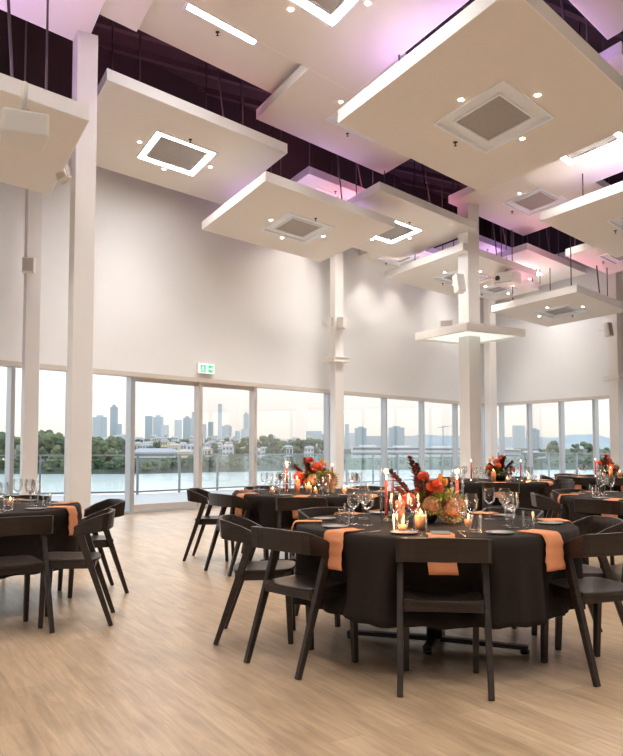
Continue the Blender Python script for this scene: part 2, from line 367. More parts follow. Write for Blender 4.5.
# ------------------------------------------------------------------ floating ceiling panels
LA, LB, TH = 3.5, 3.1, .155
FR, RW = 1.26, .205
def grid(T, a, b): return T + DA * a + DB * b
def panel(corner, px, py, z, lit, label, sprinkler=0, uptint=(0.86, 0.55, 1.0), up=1.0, xy=None, spots=True, rods=True, sz=1.0):
    LA, LB, FR = 3.5 * sz, 3.1 * sz, 1.26 * (.5 + .5 * sz)
    w = atz(px, py, z) if xy is None else Vector((xy[0], xy[1], z))
    w = Vector((w.x, w.y, 0))
    T = {'T': w, 'R': w - DA * LA, 'L': w - DB * LB, 'B': w - DA * LA - DB * LB, 'C': w - DA * LA / 2 - DB * LB / 2}[corner]
    cen = T + DA * LA / 2 + DB * LB / 2
    for nm, q_ in (('T', T), ('R', T + DA * LA), ('B', T + DA * LA + DB * LB), ('L', T + DB * LB)):
        d1 = (q_ - P0).dot(NL); d2 = (q_ - CORNER).dot(NR)
        if max(d1, d2) > -.1: print('PANEL', label, nm, round(d1, 2), round(d2, 2), 'z', round(z, 2))
    root = thing('ceiling_panel', label, 'ceiling panel', (cen.x, cen.y, z), 0, 'floating square ceiling panels')
    Q = lambda a, b: (DA * a + DB * b).to_2d()
    outer = [Q(-LA / 2, -LB / 2), Q(LA / 2, -LB / 2), Q(LA / 2, LB / 2), Q(-LA / 2, LB / 2)]
    h = FR / 2
    inner = [Q(-h, -h), Q(h, -h), Q(h, h), Q(-h, h)]
    mb = MB(); vs = [(*p, 0) for p in outer] + [(*p, 0) for p in inner] + [(*p, TH) for p in outer] + [(*p, TH) for p in inner]
    fs = []
    for i in range(4):
        j = (i + 1) % 4
        fs += [(i, 4 + i, 4 + j, j), (8 + i, 8 + j, 12 + j, 12 + i), (i, j, 8 + j, 8 + i), (4 + i, 12 + i, 12 + j, 4 + j)]
    fs.append((12, 13, 14, 15))
    mb.add(vs, fs); slab = mb.build('slab', M['panel'], root)
    eb = MB(); e_ = .012
    oo = [Q(-LA / 2 - e_, -LB / 2 - e_), Q(LA / 2 + e_, -LB / 2 - e_), Q(LA / 2 + e_, LB / 2 + e_), Q(-LA / 2 - e_, LB / 2 + e_)]
    vs = [(*p, 0.0) for p in oo] + [(*p, 0.0) for p in outer] + [(*p, TH + .004) for p in oo] + [(*p, TH + .004) for p in outer]; fs = []
    for i in range(4):
        j = (i + 1) % 4
        fs += [(i, 4 + i, 4 + j, j), (8 + i, 8 + j, 12 + j, 12 + i), (i, j, 8 + j, 8 + i), (4 + i, 12 + i, 12 + j, 4 + j)]
    eb.add(vs, fs).build('edge_band', M['fascia'], root)
    RW = .135 if lit else .205
    def ring(h0, h1, z0, z1, name, m):
        o1 = [Q(-h1, -h1), Q(h1, -h1), Q(h1, h1), Q(-h1, h1)]; i1 = [Q(-h0, -h0), Q(h0, -h0), Q(h0, h0), Q(-h0, h0)]
        r = MB(); vs = [(*p, z0) for p in o1] + [(*p, z0) for p in i1] + [(*p, z1) for p in o1] + [(*p, z1) for p in i1]; fs = []
        for i in range(4):
            j = (i + 1) % 4
            fs += [(i, 4 + i, 4 + j, j), (8 + i, 8 + j, 12 + j, 12 + i), (i, j, 8 + j, 8 + i), (4 + i, 12 + i, 12 + j, 4 + j)]
        return r.add(vs, fs).build(name, m, root)
    ring(h - RW - .0, h - .025, .03, .045, 'diffuser', M['lit'] if lit else M['trim_w'])
    ring(h - .025, h + .012, -.012, .03, 'frame_trim', M['trim_w'])
    ring(h - RW - .025, h - RW, .0, .03, 'inner_trim', M['trim_w'])
    k = h - RW - .025
    MB().prism([Q(-k, -k), Q(k, -k), Q(k, k), Q(-k, k)], .02, .035).build('grille', M['grille'], root)
    tr_ = [c for c in root.children if c.name.startswith('frame_trim')][0]
    for c in list(root.children):
        if c.name.split('.')[0] in ('diffuser', 'inner_trim', 'grille'): c.parent = tr_
    sides = [(0, -1), (1, 0), (0, 1), (-1, 0)]      # T-R, R-B, B-L, L-T
    for i, (a, b) in enumerate(sides):
        p = Q(a * (h + .12), b * (h + .12))
        if i == sprinkler:
            s = MB().lathe([(.0, -.001), (.03, -.001), (.03, -.01), (.008, -.012), (.008, -.05), (.022, -.052), (.0, -.056)], 8); s.build('sprinkler', M['steel_dark'], root, loc=(p.x, p.y, 0))
            continue
        d = MB().lathe([(.0, -.004), (.022, -.004), (.027, -.007), (.029, -.001)], 14)
        d.mats = []; dd = d.build('downlight', M['spotdisc'], root, loc=(p.x, p.y, 0))
        if spots:
            l = bpy.data.lights.new('downlight_lamp', 'SPOT'); l.energy = SPOT_W; l.color = (1, .93, .84); l.spot_size = radians(100); l.spot_blend = .8; l.shadow_soft_size = .04
            lo = bpy.data.objects.new('downlight_lamp', l); C.objects.link(lo); lo.parent = dd; lo.location = (0, 0, -.03)
    if rods:
        for a, b in ((-1, -1), (1, -1), (1, 1), (-1, 1)):
            p = Q(a * 1.05, b * .95)
            MB().tube([(p.x, p.y, TH), (p.x, p.y, ZR - .02 - z)], .012, 6).build('hanger_rod', M['rod'], root)
        p = Q(.7, -.9); p2 = Q(.45, -.6)
        MB().tube([(p.x, p.y, TH), (p2.x, p2.y, ZR - .02 - z)], .016, 6).build('brace_rod', M['rod'], root)
    if up > 0:
        l = bpy.data.lights.new('led_uplight', 'AREA'); l.shape = 'RECTANGLE'; l.size = 1.9; l.size_y = 1.9; l.energy = UP_W * up; l.color = uptint; l.spread = radians(150)
        lo = bpy.data.objects.new('led_uplight', l); C.objects.link(lo); lo.parent = slab; lo.location = (0, 0, TH + .03); lo.rotation_euler = (pi, 0, -radians(42))
    return root
PINK = (1.0, .33, .55); VIO = (.72, .38, 1.0); BLU = (.62, .46, 1.0); WARM = (1.0, .66, .42)
panel('T', 107.5, 80, 6.2, True, 'cream ceiling panel with a lit square frame, right of the wide left column', 0, PINK, 1.6)
panel('T', 266, 181, 5.5, False, 'cream panel with unlit grille left of centre, hanging above the sliding door table', 0, VIO, .5)
panel('L', 339, 123, 5.2, False, 'largest looking cream ceiling panel with a big brown grille at top centre', 2, VIO, 1.3)
panel('T', 463, 250, 5.5, False, 'cream panel cut through by the centre column, with a projector beneath', 2, VIO, .45)
panel('T', 576.5, 292, 4.55, False, 'lowest small looking panel at far right with grille and three downlights', 1, PINK, .5, spots=False, sz=.88)
panel('L', 541, 221, 5.2, False, 'cream panel running off the right picture edge', 2, VIO, .3)
panel('T', 379.4, 190.3, 5.95, True, 'panel with lit frame half hidden behind the left of centre panel', 0, PINK)
panel('C', 399, 258, 6.2, False, 'high panel against the left wall with unlit grille above white column', 2, VIO, .6, sz=.62)
panel('L', 257, 119, 6.7, False, 'high pink lit panel overlapped by the big centre panel', 2, VIO, 1.3)
panel('B', 354, 93, 6.05, True, 'top edge panel with lit frame corner, left of the big centre panel', 3, BLU)
panel('B', 85, 45.7, ZC, False, 'pinkish panel resting over the head of the wide left column', 2, PINK)
panel('B', 136, 31, ZC + .22, False, 'cream panel at the top edge between left column and light strip', 2, WARM, .6)
fl3 = atz(189, 4, 6.95); c_3 = fl3 + DA * .6 - DB * .50
panel('C', 0, 0, 6.95, True, 'high panel at the top edge showing one long lit strip', 2, VIO, xy=(c_3.x, c_3.y))
panel('R', 88, 121, 4.6, False, 'low cream panel at left edge with a white projector under it', 0, VIO, sz=.84)
panel('B', 608, 39, 5.9, False, 'dim cream panel in the top right corner', 2, PINK)
fb = atz(570, 164, 6.04)
cB = fb - DA * .6 - DB * .6
panel('C', 0, 0, 6.04, True, 'violet lit panel with bright frame at the right edge behind the big panel', 2, VIO, xy=(cB.x, cB.y))
panel('L', 449, 203, ZC3, False, 'high pink panel with grey grille resting on the centre column head', 2, PINK, .7)
panel('L', 566, 256, 5.62, False, 'high pink panel in front of the right wall', 2, PINK, .5, spots=False, sz=.72)
panel('T', 527, 249.5, 6.0, True, 'far panel with lit frame right of the centre column', 0, VIO, .5)
panel('C', 497, 290, 5.45, False, 'farthest violet panel near the corner behind the projector', 2, VIO, 0, sz=.58, spots=False)
panel('T', 309, 174, 6.75, False, 'high panel seen only as a white box edge above the left of centre panel', 0, PINK, sz=.6)
panel('T', 475, 239, 6.7, False, 'high panel edge seen right behind the centre column head', 0, PINK, .5, sz=.6)
# panels carry on unseen behind the viewer, lit frames added to brighten the hall
for (x, y, z, lit) in ((-7.2, 2.6, 5.4, True), (-3.2, 2.4, 6.2, True), (1.2, 1.6, 5.6, True), (5.2, 3.6, 5.8, True), (9.2, 8.0, 5.6, True), (-1.0, -2.2, 5.5, True), (4.0, -1.0, 6.2, True), (-6.0, -1.5, 6.0, True), (8.6, 2.6, 6.1, True), (12.0, 4.6, 5.5, True), (-11, 0.6, 5.8, True)):
    panel('C', 0, 0, z, lit, 'cream ceiling panel with added lit frame over the unseen rear of the hall', 0, VIO, .6, xy=(x, y), rods=False)

# small canopy round the centre column
u3 = (470.5 - 311.5) / F
cp = thing('column_canopy', 'small square white canopy ringing the centre column with a glowing underside', 'canopy', (u3 * 16.9, 16.9, 3.63), CROT, None)
w = .81
r = MB()
for a in (-1, 1):
    r.box(a * w - .03, a * w + .03, -w - .03, w + .03, -.0, .17); r.box(-w + .03, w - .03, a * w - .03, a * w + .03, 0, .17)
for a, b in ((-1, 0), (1, 0), (0, -1), (0, 1)):
    x0, x1 = (-.18, .18) if a == 0 else sorted((a * .165, a * (w - .03))); y0, y1 = (-.18, .18) if b == 0 else sorted((b * .165, b * (w - .03)))
    if a == 0: x0, x1 = -w + .03, w - .03
    if b == 0: y0, y1 = -.166, .166
    r.box(x0, x1, y0, y1, .05, .08)
r.build('canopy_frame', M['panel'], cp, bevel=.005)
lp = MB()
lp.box(-w + .04, w - .04, .17, w - .04, .035, .048); lp.box(-w + .04, w - .04, -w + .04, -.17, .035, .048); lp.box(.17, w - .04, -.17, .17, .035, .048); lp.box(-w + .04, -.17, -.17, .17, .035, .048)
lp.build('luminous_underside', emis('canopy_glow', (.90, 1.0, .97), .25), cp)
fp = aty(447, 320.5, 16.6)
ft = thing('floodlight', 'little white floodlight box standing on the left of the column canopy', 'lamp', (fp.x, fp.y, 3.80), radians(-20))
MB().box(-.15, .15, -.05, .05, .03, .19).build('housing', M['white_pl'], ft, bevel=.01); MB().box(-.12, .12, -.056, -.05, .055, .165).build('lens', M['beige_mesh'], ft); MB().box(-.05, .05, -.03, .03, 0, .03).build('bracket', M['white_pl'], ft)
cb = MB()
for i in range(4): cb.tube([(-.12 + i * .07, 0, 0), (-.09 + i * .07, .01, .05), (-.06 + i * .07, 0, .0)], .012, 6)
q3 = aty(469, 318, 16.55); tag(cb.build('cable_coil', M['black_metal'], None, loc=(q3.x, q3.y, 3.812)), 'dark cable loops lying on the canopy in front of the centre column', 'cable')
def cap(col, z, w, label):
    o = thing('column_shelf', label, 'shelf', (col.location.x, col.location.y, z), CROT)
    b = MB(); b.box(-w, w, -w, w, 0, .03); b.box(-w, w, -w, w, .10, .13); b.box(-w + .03, w - .03, -w + .03, w - .03, .03, .10)
    b.build('ledge', M['panel'], o, bevel=.004)
cap(c4, 3.26, .24, 'little boxed ledge round the white column on the left wall')
cap(c6, 3.0, .26, 'little boxed ledge round the column at the right wall')

# speakers
def speaker(px, py, Y, w, h, d, yaw, tilt, label, mount):
    p = aty(px, py, Y)
    t = thing('wall_speaker', label, 'speaker', p, yaw, 'small white wall speakers')
    pv = bpy.data.objects.new('cabinet', None)
    mt = Matrix.Rotation(tilt, 4, 'X')
    b = MB().box(-w / 2, w / 2, 0, d, -h / 2, h / 2, mtx=mt).build('cabinet', M['white_pl'], t, bevel=.012)
    MB().box(-w / 2 + .02, w / 2 - .02, -.012, 0, -h / 2 + .02, h / 2 - .02, mtx=mt).build('speaker_grille', M['spk_white' if 'centre column' in label else 'beige_mesh'], t)
    MB().bar((0, d * .8, 0), mount, .05, .05).build('bracket', M['white_pl'], t)
speaker(461.5, 282, 16.4, .20, .40, .18, radians(24), radians(-14), 'white tilted loudspeaker fixed on the centre column', (0, .32, 0))
speaker(28, 264.5, 12.0, .19, .24, .13, radians(10), 0, 'beige faced speaker on the slim left column', (0, .25, 0))
speaker(340, 322, 18.05, .20, .27, .16, radians(-25), radians(-8), 'beige faced speaker on the column at the left wall, aimed right', (0, .3, 0))
speaker(332, 322, 18.1, .12, .26, .12, radians(50), 0, 'narrow side-on speaker on the same column, aimed left', (0, .28, 0))
speaker(611, 329, 19.9, .18, .36, .16, radians(35), radians(-8), 'white speaker on the column at the right wall', (0, .34, 0))
speaker(66, 164, 9.35, .10, .36, .16, radians(60), radians(-18), 'thin white speaker beside the wide left column', (.0, .26, .05))

# projectors
def projector(px, py, Y, zpanel, w, d, h, yaw, label):
    p = aty(px, py, Y)
    t = thing('projector', label, 'projector', p, yaw)
    MB().box(-w / 2, w / 2, -d / 2, d / 2, -h / 2, h / 2).build('body', M['white_pl'], t, bevel=.02)
    MB().lathe([(.0, 0), (.055, 0), (.06, .03), (.0, .031)], 16, mtx=Matrix.Translation((-w * .25, -d / 2, 0)) @ Matrix.Rotation(pi / 2, 4, 'X')).build('lens', M['lens'], t)
    MB().box(-w / 2 + .05, w / 2 - .05, -d / 2 - .004, -d / 2, -h / 2 + .025, -h / 2 + .04).build('vent_slot', M['beige_mesh'], t)
    m = MB(); m.tube([(0, 0, h / 2), (0, 0, zpanel - p.z)], .025, 8)
    for a in (-1, 1): m.bar((0, 0, h / 2 + .1), (a * w * .3, .08, h / 2), .015, .015)
    m.build('ceiling_mount', M['beige_mesh'], t)
projector(24, 130, 7.0, 4.6, .40, .40, .22, radians(25) + pi, 'large white projector hanging under the panel at the left edge')
projector(507, 279, 18.3, 5.5, .52, .42, .28, radians(-40), 'white projector under the panel by the centre column')

# exit sign
s_ = s_left(204); p = P0 + WL * s_; p = aty(204, 369, p.y)
ex = thing('exit_sign', 'green and white lit exit sign with running figure on the left wall above the doors', 'sign', p - NL * .02, atan2(WL.y, WL.x))
# local x along the wall, local y outward
MB().box(-.21, .21, -.055, .02, -.105, .105).build('sign_box', M['white_pl'], ex, bevel=.006)
MB().box(-.20, .20, -.062, -.0555, -.095, .095).build('sign_face', M['exit_white'], ex)
g = MB(); g.box(-.165, -.025, -.066, -.0625, -.075, .075); g.box(.045, .165, -.066, -.0625, -.075, .075); g.build('green_field', M['exit_green'], ex)
rm = MB()
rm.box(-.105, -.085, -.069, -.0665, .035, .058)
for a, b in (((-.095, .03), (-.105, -.01)), ((-.105, -.01), (-.075, -.03)), ((-.075, -.03), (-.085, -.06)), ((-.105, -.01), (-.125, -.035)), ((-.125, -.035), (-.15, -.035)), ((-.097, .025), (-.07, .005)), ((-.097, .025), (-.13, .01))):
    rm.bar((a[0], -.068, a[1]), (b[0], -.068, b[1]), .012, .003, up=(0, 1, 0))
rm.build('running_figure', M['exit_white'], ex)
ar = MB(); ar.bar((.06, -.068, 0), (.12, -.068, 0), .003, .016); ar.add([(.115, -.069, .035), (.155, -.069, 0), (.115, -.069, -.035), (.115, -.0665, .035), (.155, -.0665, 0), (.115, -.0665, -.035)], [(0, 2, 1), (3, 4, 5), (0, 1, 4, 3), (1, 2, 5, 4), (2, 0, 3, 5)])
ar.build('arrow', M['exit_white'], ex)

# ------------------------------------------------------------------ chairs
def make_chair():
    root = thing('dining_chair', 'x', 'chair')
    for sx_ in (-1, 1):
        MB().bar((sx_ * .219, -.27, 0), (sx_ * .216, -.035, .668), .030, .030, .034, .052, side=(1, 0, 0)).build('leg', M['wood_dark'], root, bevel=.005)
        MB().bar((sx_ * .186, .195, 0), (sx_ * .188, .175, .425), .030, .032, .036, .044, side=(1, 0, 0)).build('leg', M['wood_dark'], root, bevel=.005)
    # curved backrest
    path = [(-.218, -.008), (-.227, -.10), (-.226, -.195), (-.209, -.226), (-.14, -.243), (-.07, -.254), (0, -.258), (.07, -.254), (.14, -.243), (.209, -.226), (.226, -.195), (.227, -.10), (.218, -.008)]
    top = [.668, .712, .744, .750, .752, .755, .756]; top = top + top[-2::-1]
    bot = [.600, .612, .628, .634, .636, .638, .638]; bot = bot + bot[-2::-1]
    mb = MB(); n = len(path); vs = []; fs = []
    for i, (x, y) in enumerate(path):
        a = Vector(path[max(i - 1, 0)]); b = Vector(path[min(i + 1, n - 1)]); t = (b - a).normalized(); nn = Vector((-t.y, t.x)) * .011
        lean = -.012
        for (dz, sgn) in ((bot[i], -1), (bot[i], 1), (top[i], 1), (top[i], -1)):
            vs.append((x + nn.x * sgn, y + nn.y * sgn + (lean if dz == top[i] else 0), dz))
    for i in range(n - 1):
        for k in range(4): fs.append((i * 4 + k, i * 4 + (k + 1) % 4, (i + 1) * 4 + (k + 1) % 4, (i + 1) * 4 + k))
    fs += [(3, 2, 1, 0), tuple((n - 1) * 4 + k for k in range(4))]
    mb.add(vs, fs); mb.build('backrest', M['wood_dark'], root, bevel=.003)
    # seat, slightly dished
    nx, ny = 10, 8; vs = []; fs = []
    def halfw(v): return .198 + .012 * v if v < .85 else .208 - (v - .85) * .25
    for layer in (0, 1):
        for j in range(ny + 1):
            v = j / ny
            for i in range(nx + 1):
                uu = -1 + 2 * i / nx
                hw = halfw(v); y = -.185 + .40 * v - (.03 * uu * uu * (1 - v)) * -1 - (.02 * uu * uu * v)
                z = .452 - .012 * (1 - uu * uu) * sin(pi * v) - .01 * (1 - v) - (.018 if layer == 0 else 0)
                vs.append((uu * hw, y, z))
    N = (nx + 1) * (ny + 1)
    for j in range(ny):
        for i in range(nx):
            a = j * (nx + 1) + i; b = a + 1; c = a + nx + 2; d = a + nx + 1
            fs += [(a, d, c, b), (N + a, N + b, N + c, N + d)]
    ring = [i for i in range(nx + 1)] + [j * (nx + 1) + nx for j in range(1, ny + 1)] + [ny * (nx + 1) + i for i in range(nx - 1, -1, -1)] + [j * (nx + 1) for j in range(ny - 1, 0, -1)]
    for a, b in zip(ring, ring[1:] + ring[:1]): fs.append((a, b, N + b, N + a))
    mb = MB(); mb.add(vs, fs, None, True); mb.build('seat', M['wood_dark'], root, bevel=.003)
    f = MB()
    for sx_ in (-1, 1): f.bar((sx_ * .190, -.15, .403), (sx_ * .182, .18, .408), .022, .046, up=(0, 0, 1))
    f.bar((-.19, -.145, .405), (.19, -.145, .405), .046, .022, up=(0, 1, 0)); f.bar((-.18, .172, .408), (.18, .172, .408), .046, .022, up=(0, 1, 0))
    f.build('seat_frame', M['wood_dark'], root, bevel=.003)
    root.scale = (1, 1, 1.025)
    return root
SEATW = {264: 'front'}
def chair(rx, ry, fx, fy, label, table):
    """rear-leg midpoint on the floor and the point faced"""
    d = Vector((fx - rx, fy - ry, 0)).normalized()
    c = Vector((rx, ry, 0)) + d * .27
    return place('chair', make_chair, (c.x, c.y, 0), atan2(d.y, d.x) - pi / 2, label, 'dark bent-back chairs round ' + table)

# ------------------------------------------------------------------ tables
TR = .845; TZ = .75
def make_table():
    root = thing('round_table', 'x', 'table')
    MB().lathe([(0, TZ - .034), (TR - .01, TZ - .034), (TR, TZ - .026), (TR, TZ - .012), (TR - .006, TZ - .006), (0, TZ - .006)], 64).build('tabletop', M['wood_dark'], root)
    MB().lathe([(0, .06), (.05, .06), (.05, TZ - .035), (0, TZ - .035)], 16).build('pedestal', M['black_metal'], root)
    for k in range(4):
        a = radians(90 * k)
        b = MB().bar((0.04 * cos(a), .04 * sin(a), .045), ((.56 if k % 2 == 0 else .22) * cos(a), (.56 if k % 2 == 0 else .22) * sin(a), .035), .05, .03, .05, .022); b.lathe([(0, 0), (.028, 0), (.028, .024), (0, .024)], 10, mtx=Matrix.Translation(((.54 if k % 2 == 0 else .2) * cos(a), (.54 if k % 2 == 0 else .2) * sin(a), 0)))
        b.build('foot', M['black_metal'], root)
    return root
def cloth(x, y, chairs, seed, label, hem=.29):
    rnd = random.Random(seed); N = 220; vs = []; fs = []
    prof = [(.3, TZ), (.55, TZ), (.7, TZ), (.80, TZ), (TR - .008, TZ), (TR + .006, TZ - .006)]
    ph = [rnd.uniform(0, 6.3) for _ in range(5)]
    levels = [(TR + .012, TZ - .022), 6, 5, 4, 3, 2, 1, 0]
    rings = []
    vs.append((0, 0, TZ))
    for r, z in prof: rings.append([(r * cos(2 * pi * k / N), r * sin(2 * pi * k / N), z) for k in range(N)])
    nl = 14
    for j in range(1, nl + 1):
        t = j / nl; row = []
        for k in range(N):
            a = 2 * pi * k / N
            dent = 0
            for ca in chairs:
                da = (a - ca + pi) % (2 * pi) - pi
                lat = abs(da) * TR
                dent = max(dent, max(0, min(1, (.29 - lat) / .09)))
            dent = dent * dent * (3 - 2 * dent)
            z = TZ - .02 - t * (TZ - .02 - hem) + (.008 * sin(a * 5 + ph[0]) + .006 * sin(a * 23 + ph[1])) * t
            dd = min(1, max(0, (TZ - .04 - z) / .25)); dd = dd * dd * (3 - 2 * dd); dd *= 1 - .45 * min(1, max(0, (.43 - z) / .12))
            fold = (.014 * sin(a * 23 + ph[1]) + .015 * sin(a * 14 + ph[2]) + .010 * sin(a * 37 + ph[3])) * min(1, t * 1.6)
            crease = .0
            r = TR + .013 + .022 * t + fold * (1 - .6 * dent * dd) - .145 * dent * dd
            row.append((r * cos(a), r * sin(a), z))
        rings.append(row)
    for rr in rings: vs += rr
    for k in range(N): fs.append((0, 1 + k, 1 + (k + 1) % N))
    for i in range(len(rings) - 1):
        for k in range(N):
            fs.append((1 + i * N + k, 1 + i * N + (k + 1) % N, 1 + (i + 1) * N + (k + 1) % N, 1 + (i + 1) * N + k)[::-1])
    mb = MB(); mb.add(vs, fs, None, True)
    o = mb.build('tablecloth', M['cloth'], None, loc=(x, y, 0))
    s = o.modifiers.new('solid', 'SOLIDIFY'); s.thickness = .003; s.offset = 1
    tag(o, label, 'tablecloth', 'black round tablecloths'); return o

def make_wine():
    root = thing('wine_glass', 'x', 'wine glass')
    MB().lathe([(0, .093), (.012, .096), (.032, .115), (.040, .145), (.038, .175), (.032, .205)], 18).build('bowl', M['tglass'], root)
    MB().lathe([(0, 0), (.036, 0), (.036, .002), (.010, .006), (.004, .012), (.004, .088), (.008, .093), (0, .094)], 14).build('stem', M['tglass'], root)
    return root
def make_tumbler():
    o = MB().lathe([(0, 0), (.031, 0), (.034, .004), (.037, .095)], 18).build('tumbler', M['tglass'])
    return tag(o, 'x', 'tumbler')
def make_plate():
    o = MB().lathe([(0, 0), (.045, 0), (.075, .010), (.076, .013), (.045, .005), (0, .005)], 28).build('side_plate', M['plate']); return tag(o, 'x', 'plate')
def make_knife():
    o = MB(); o.box(-.004, .004, -.10, 0, 0, .004); o.prism([(-.004, 0), (.007, 0), (.009, .07), (.0, .11), (-.004, .10)], 0, .0022); return tag(o.build('table_knife', M['cutlery']), 'x', 'knife')
def make_fork():
    o = MB(); o.box(-.0035, .0035, -.10, .045, 0, .003); o.box(-.011, .011, .045, .058, 0, .003)
    for k in (-1, -.33, .33, 1): o.box(k * .0095 - .0014, k * .0095 + .0014, .058, .10, 0, .002)
    return tag(o.build('table_fork', M['cutlery']), 'x', 'fork')
def make_napkin(drop):
    def f():
        w = .068; pts = []
        L0 = .15
        for i in range(9): pts.append((-L0 + i * (L0 / 8), .006))   # radial coordinate relative to table edge
        pts += [(.014, .003), (.024, -.008), (.029, -.025)]
        n2 = 9
        for i in range(1, n2 + 1): pts.append((.031 + .012 * i / n2 + .003 * sin(i * 1.9), -.025 - (drop - .025) * i / n2))
        vs = []; fs = []; nx = 6
        for j, (r, z) in enumerate(pts):
            for i in range(nx + 1):
                u = -1 + 2 * i / nx; wob = .004 * sin(j * .8 + 1)
                rr = r + (.003 * sin(u * 4 + j * .3) if z < -.02 else 0)
                vs.append((u * w + wob + (.004 * u * j / 12 if z < 0 else 0), rr, z + (.002 * sin(u * 5) if z > 0 else 0)))
        for j in range(len(pts) - 1):
            for i in range(nx):
                a = j * (nx + 1) + i; fs.append((a, a + 1, a + nx + 2, a + nx + 1))
        o = MB().add(vs, fs, None, True).build('napkin', M['napkin'])
        s = o.modifiers.new('solid', 'SOLIDIFY'); s.thickness = .005; s.offset = 1
        return tag(o, 'x', 'napkin')
    return f
def make_card():
    return tag(MB().box(-.05, .05, -.075, .075, 0, .002).build('menu_card', M['menu']), 'x', 'menu card')

def candle(kind, x, y, z, label, scale=1.0, light=True):
    key = 'candle_' + kind
    def mk():
        if kind == 'taper':
            r = thing('taper_candle', 'x', 'candle'); H = .255
            MB().lathe([(0, .0), (.045, .0), (.045, .006), (.018, .012), (.014, .035), (.011, .035)], 16).build('holder', M['tglass'], r)
            MB().lathe([(0, .03), (.0115, .03), (.010, H), (0, H)], 12).build('wax', M['wax_red'], r); fz = H + .004
            MB().lathe([(.043, .007), (.043, .33)], 20).build('glass_chimney', M['tglass'], r)
        elif kind == 'stick':
            r = thing('taper_candle', 'x', 'candle'); H = .27
            MB().lathe([(0, .0), (.03, .0), (.03, .005), (.013, .012), (.012, .04), (0, .04)], 14).build('holder', M['cutlery'], r)
            MB().lathe([(0, .035), (.0105, .035), (.0095, H), (0, H)], 12).build('wax', M['wax_red'], r); fz = H + .004
        elif kind == 'pillar':
            r = thing('pillar_candle', 'x', 'candle'); H = .085
            MB().lathe([(0, .006), (.030, .006), (.031, H - .004), (.026, H), (0, H - .006)], 18).build('wax', M['wax_cream'], r); fz = H
            MB().lathe([(0, 0), (.036, 0), (.038, .003), (.038, .105)], 18).build('glass_cup', M['tglass'], r)
        elif kind == 'tall':
            r = thing('pillar_candle', 'x', 'candle'); H = .145
            MB().lathe([(0, 0), (.029, 0), (.029, H - .003), (.024, H), (0, H - .006)], 18).build('wax', M['wax_orange'], r); fz = H
        else:
            r = thing('votive_candle', 'x', 'candle'); H = .04
            MB().lathe([(0, .006), (.022, .006), (.022, H), (0, H)], 14).build('wax', M['wax_orange'], r); fz = H
            MB().lathe([(0, 0), (.026, 0), (.031, .065)], 16).build('glass_cup', M['tglass'], r)
        wx = [c for c in r.children if c.name.startswith('wax')][0]
        MB().lathe([(0, 0), (.0033, .004), (.0056, .010), (.0045, .018), (.002, .027), (0, .031)], 10).build('flame', M['flame'], wx, loc=(0, 0, fz + .003))
        MB().lathe([(0, -.008), (.001, -.008), (.001, .006), (0, .006)], 6).build('wick', M['black_metal'], wx, loc=(0, 0, fz))
        return r
    o = place(key, mk, (x, y, z), random.uniform(0, 6), label, 'lit table candles', scale=(scale,) * 3)
    if light:
        l = bpy.data.lights.new('flame_light', 'POINT'); l.energy = 0.45; l.color = (1, .55, .22); l.shadow_soft_size = .02
        lo = bpy.data.objects.new('_flame_light', l); C.objects.link(lo); lo.parent = [c for w_ in o.children if w_.name.startswith('wax') for c in w_.children if c.name.startswith('flame')][0]; lo.location = (0, 0, .05)
    return o

# flowers -----------------------------------------------------------------
def petal_ball(mb, c, r, rows, m, flat=.7, seed=0, w=.5, nrm=(0, 0, 1)):
    rnd = random.Random(seed); nrm = Vector(nrm).normalized(); rot = nrm.to_track_quat('Z', 'Y').to_matrix().to_4x4()
    T = Matrix.Translation(c) @ rot
    for i in range(rows):
        el = radians(-20 + 100 * i / (rows - 1)); n = max(3, int(16 * cos(el) + 2)); L = r * (1 - .15 * i / rows)
        for k in range(n):
            a = 2 * pi * (k + .5 * (i % 2)) / n + rnd.uniform(-.08, .08)
            d = Vector((cos(a) * cos(el), sin(a) * cos(el), sin(el) * flat)); s = Vector((-sin(a), cos(a), 0)) * (L * w * .38); up = Vector((0, 0, 1)) * L * .12
            p0 = d * L * .2; p1 = d * L * .7; p2 = d * L
            mb.add([p0 - s * .5, p0 + s * .5, p1 + s + up, p2 + up * .4, p1 - s + up, p1 - up * .3], [(0, 1, 5), (1, 2, 5), (2, 3, 5), (3, 4, 5), (4, 0, 5)], m, False, T)
def leaf(mb, p, d, L, w, m, droop=.25):
    d = Vector(d).normalized(); s = d.cross(Vector((0, 0, 1)))
    if s.length < .05: s = Vector((1, 0, 0))
    s.normalize(); n = s.cross(d); vs = []; K = 5
    for i in range(K + 1):
        t = i / K; ww = w * sin(pi * min(.98, t * .9 + .08)) ** .8; q = Vector(p) + d * L * t - Vector((0, 0, 1)) * droop * L * t * t
        vs += [q - s * ww / 2 + n * ww * .18, q, q + s * ww / 2 + n * ww * .18]
    fs = []
    for i in range(K):
        a = i * 3; fs += [(a, a + 1, a + 4, a + 3), (a + 1, a + 2, a + 5, a + 4)]
    mb.add(vs, fs, m, True)
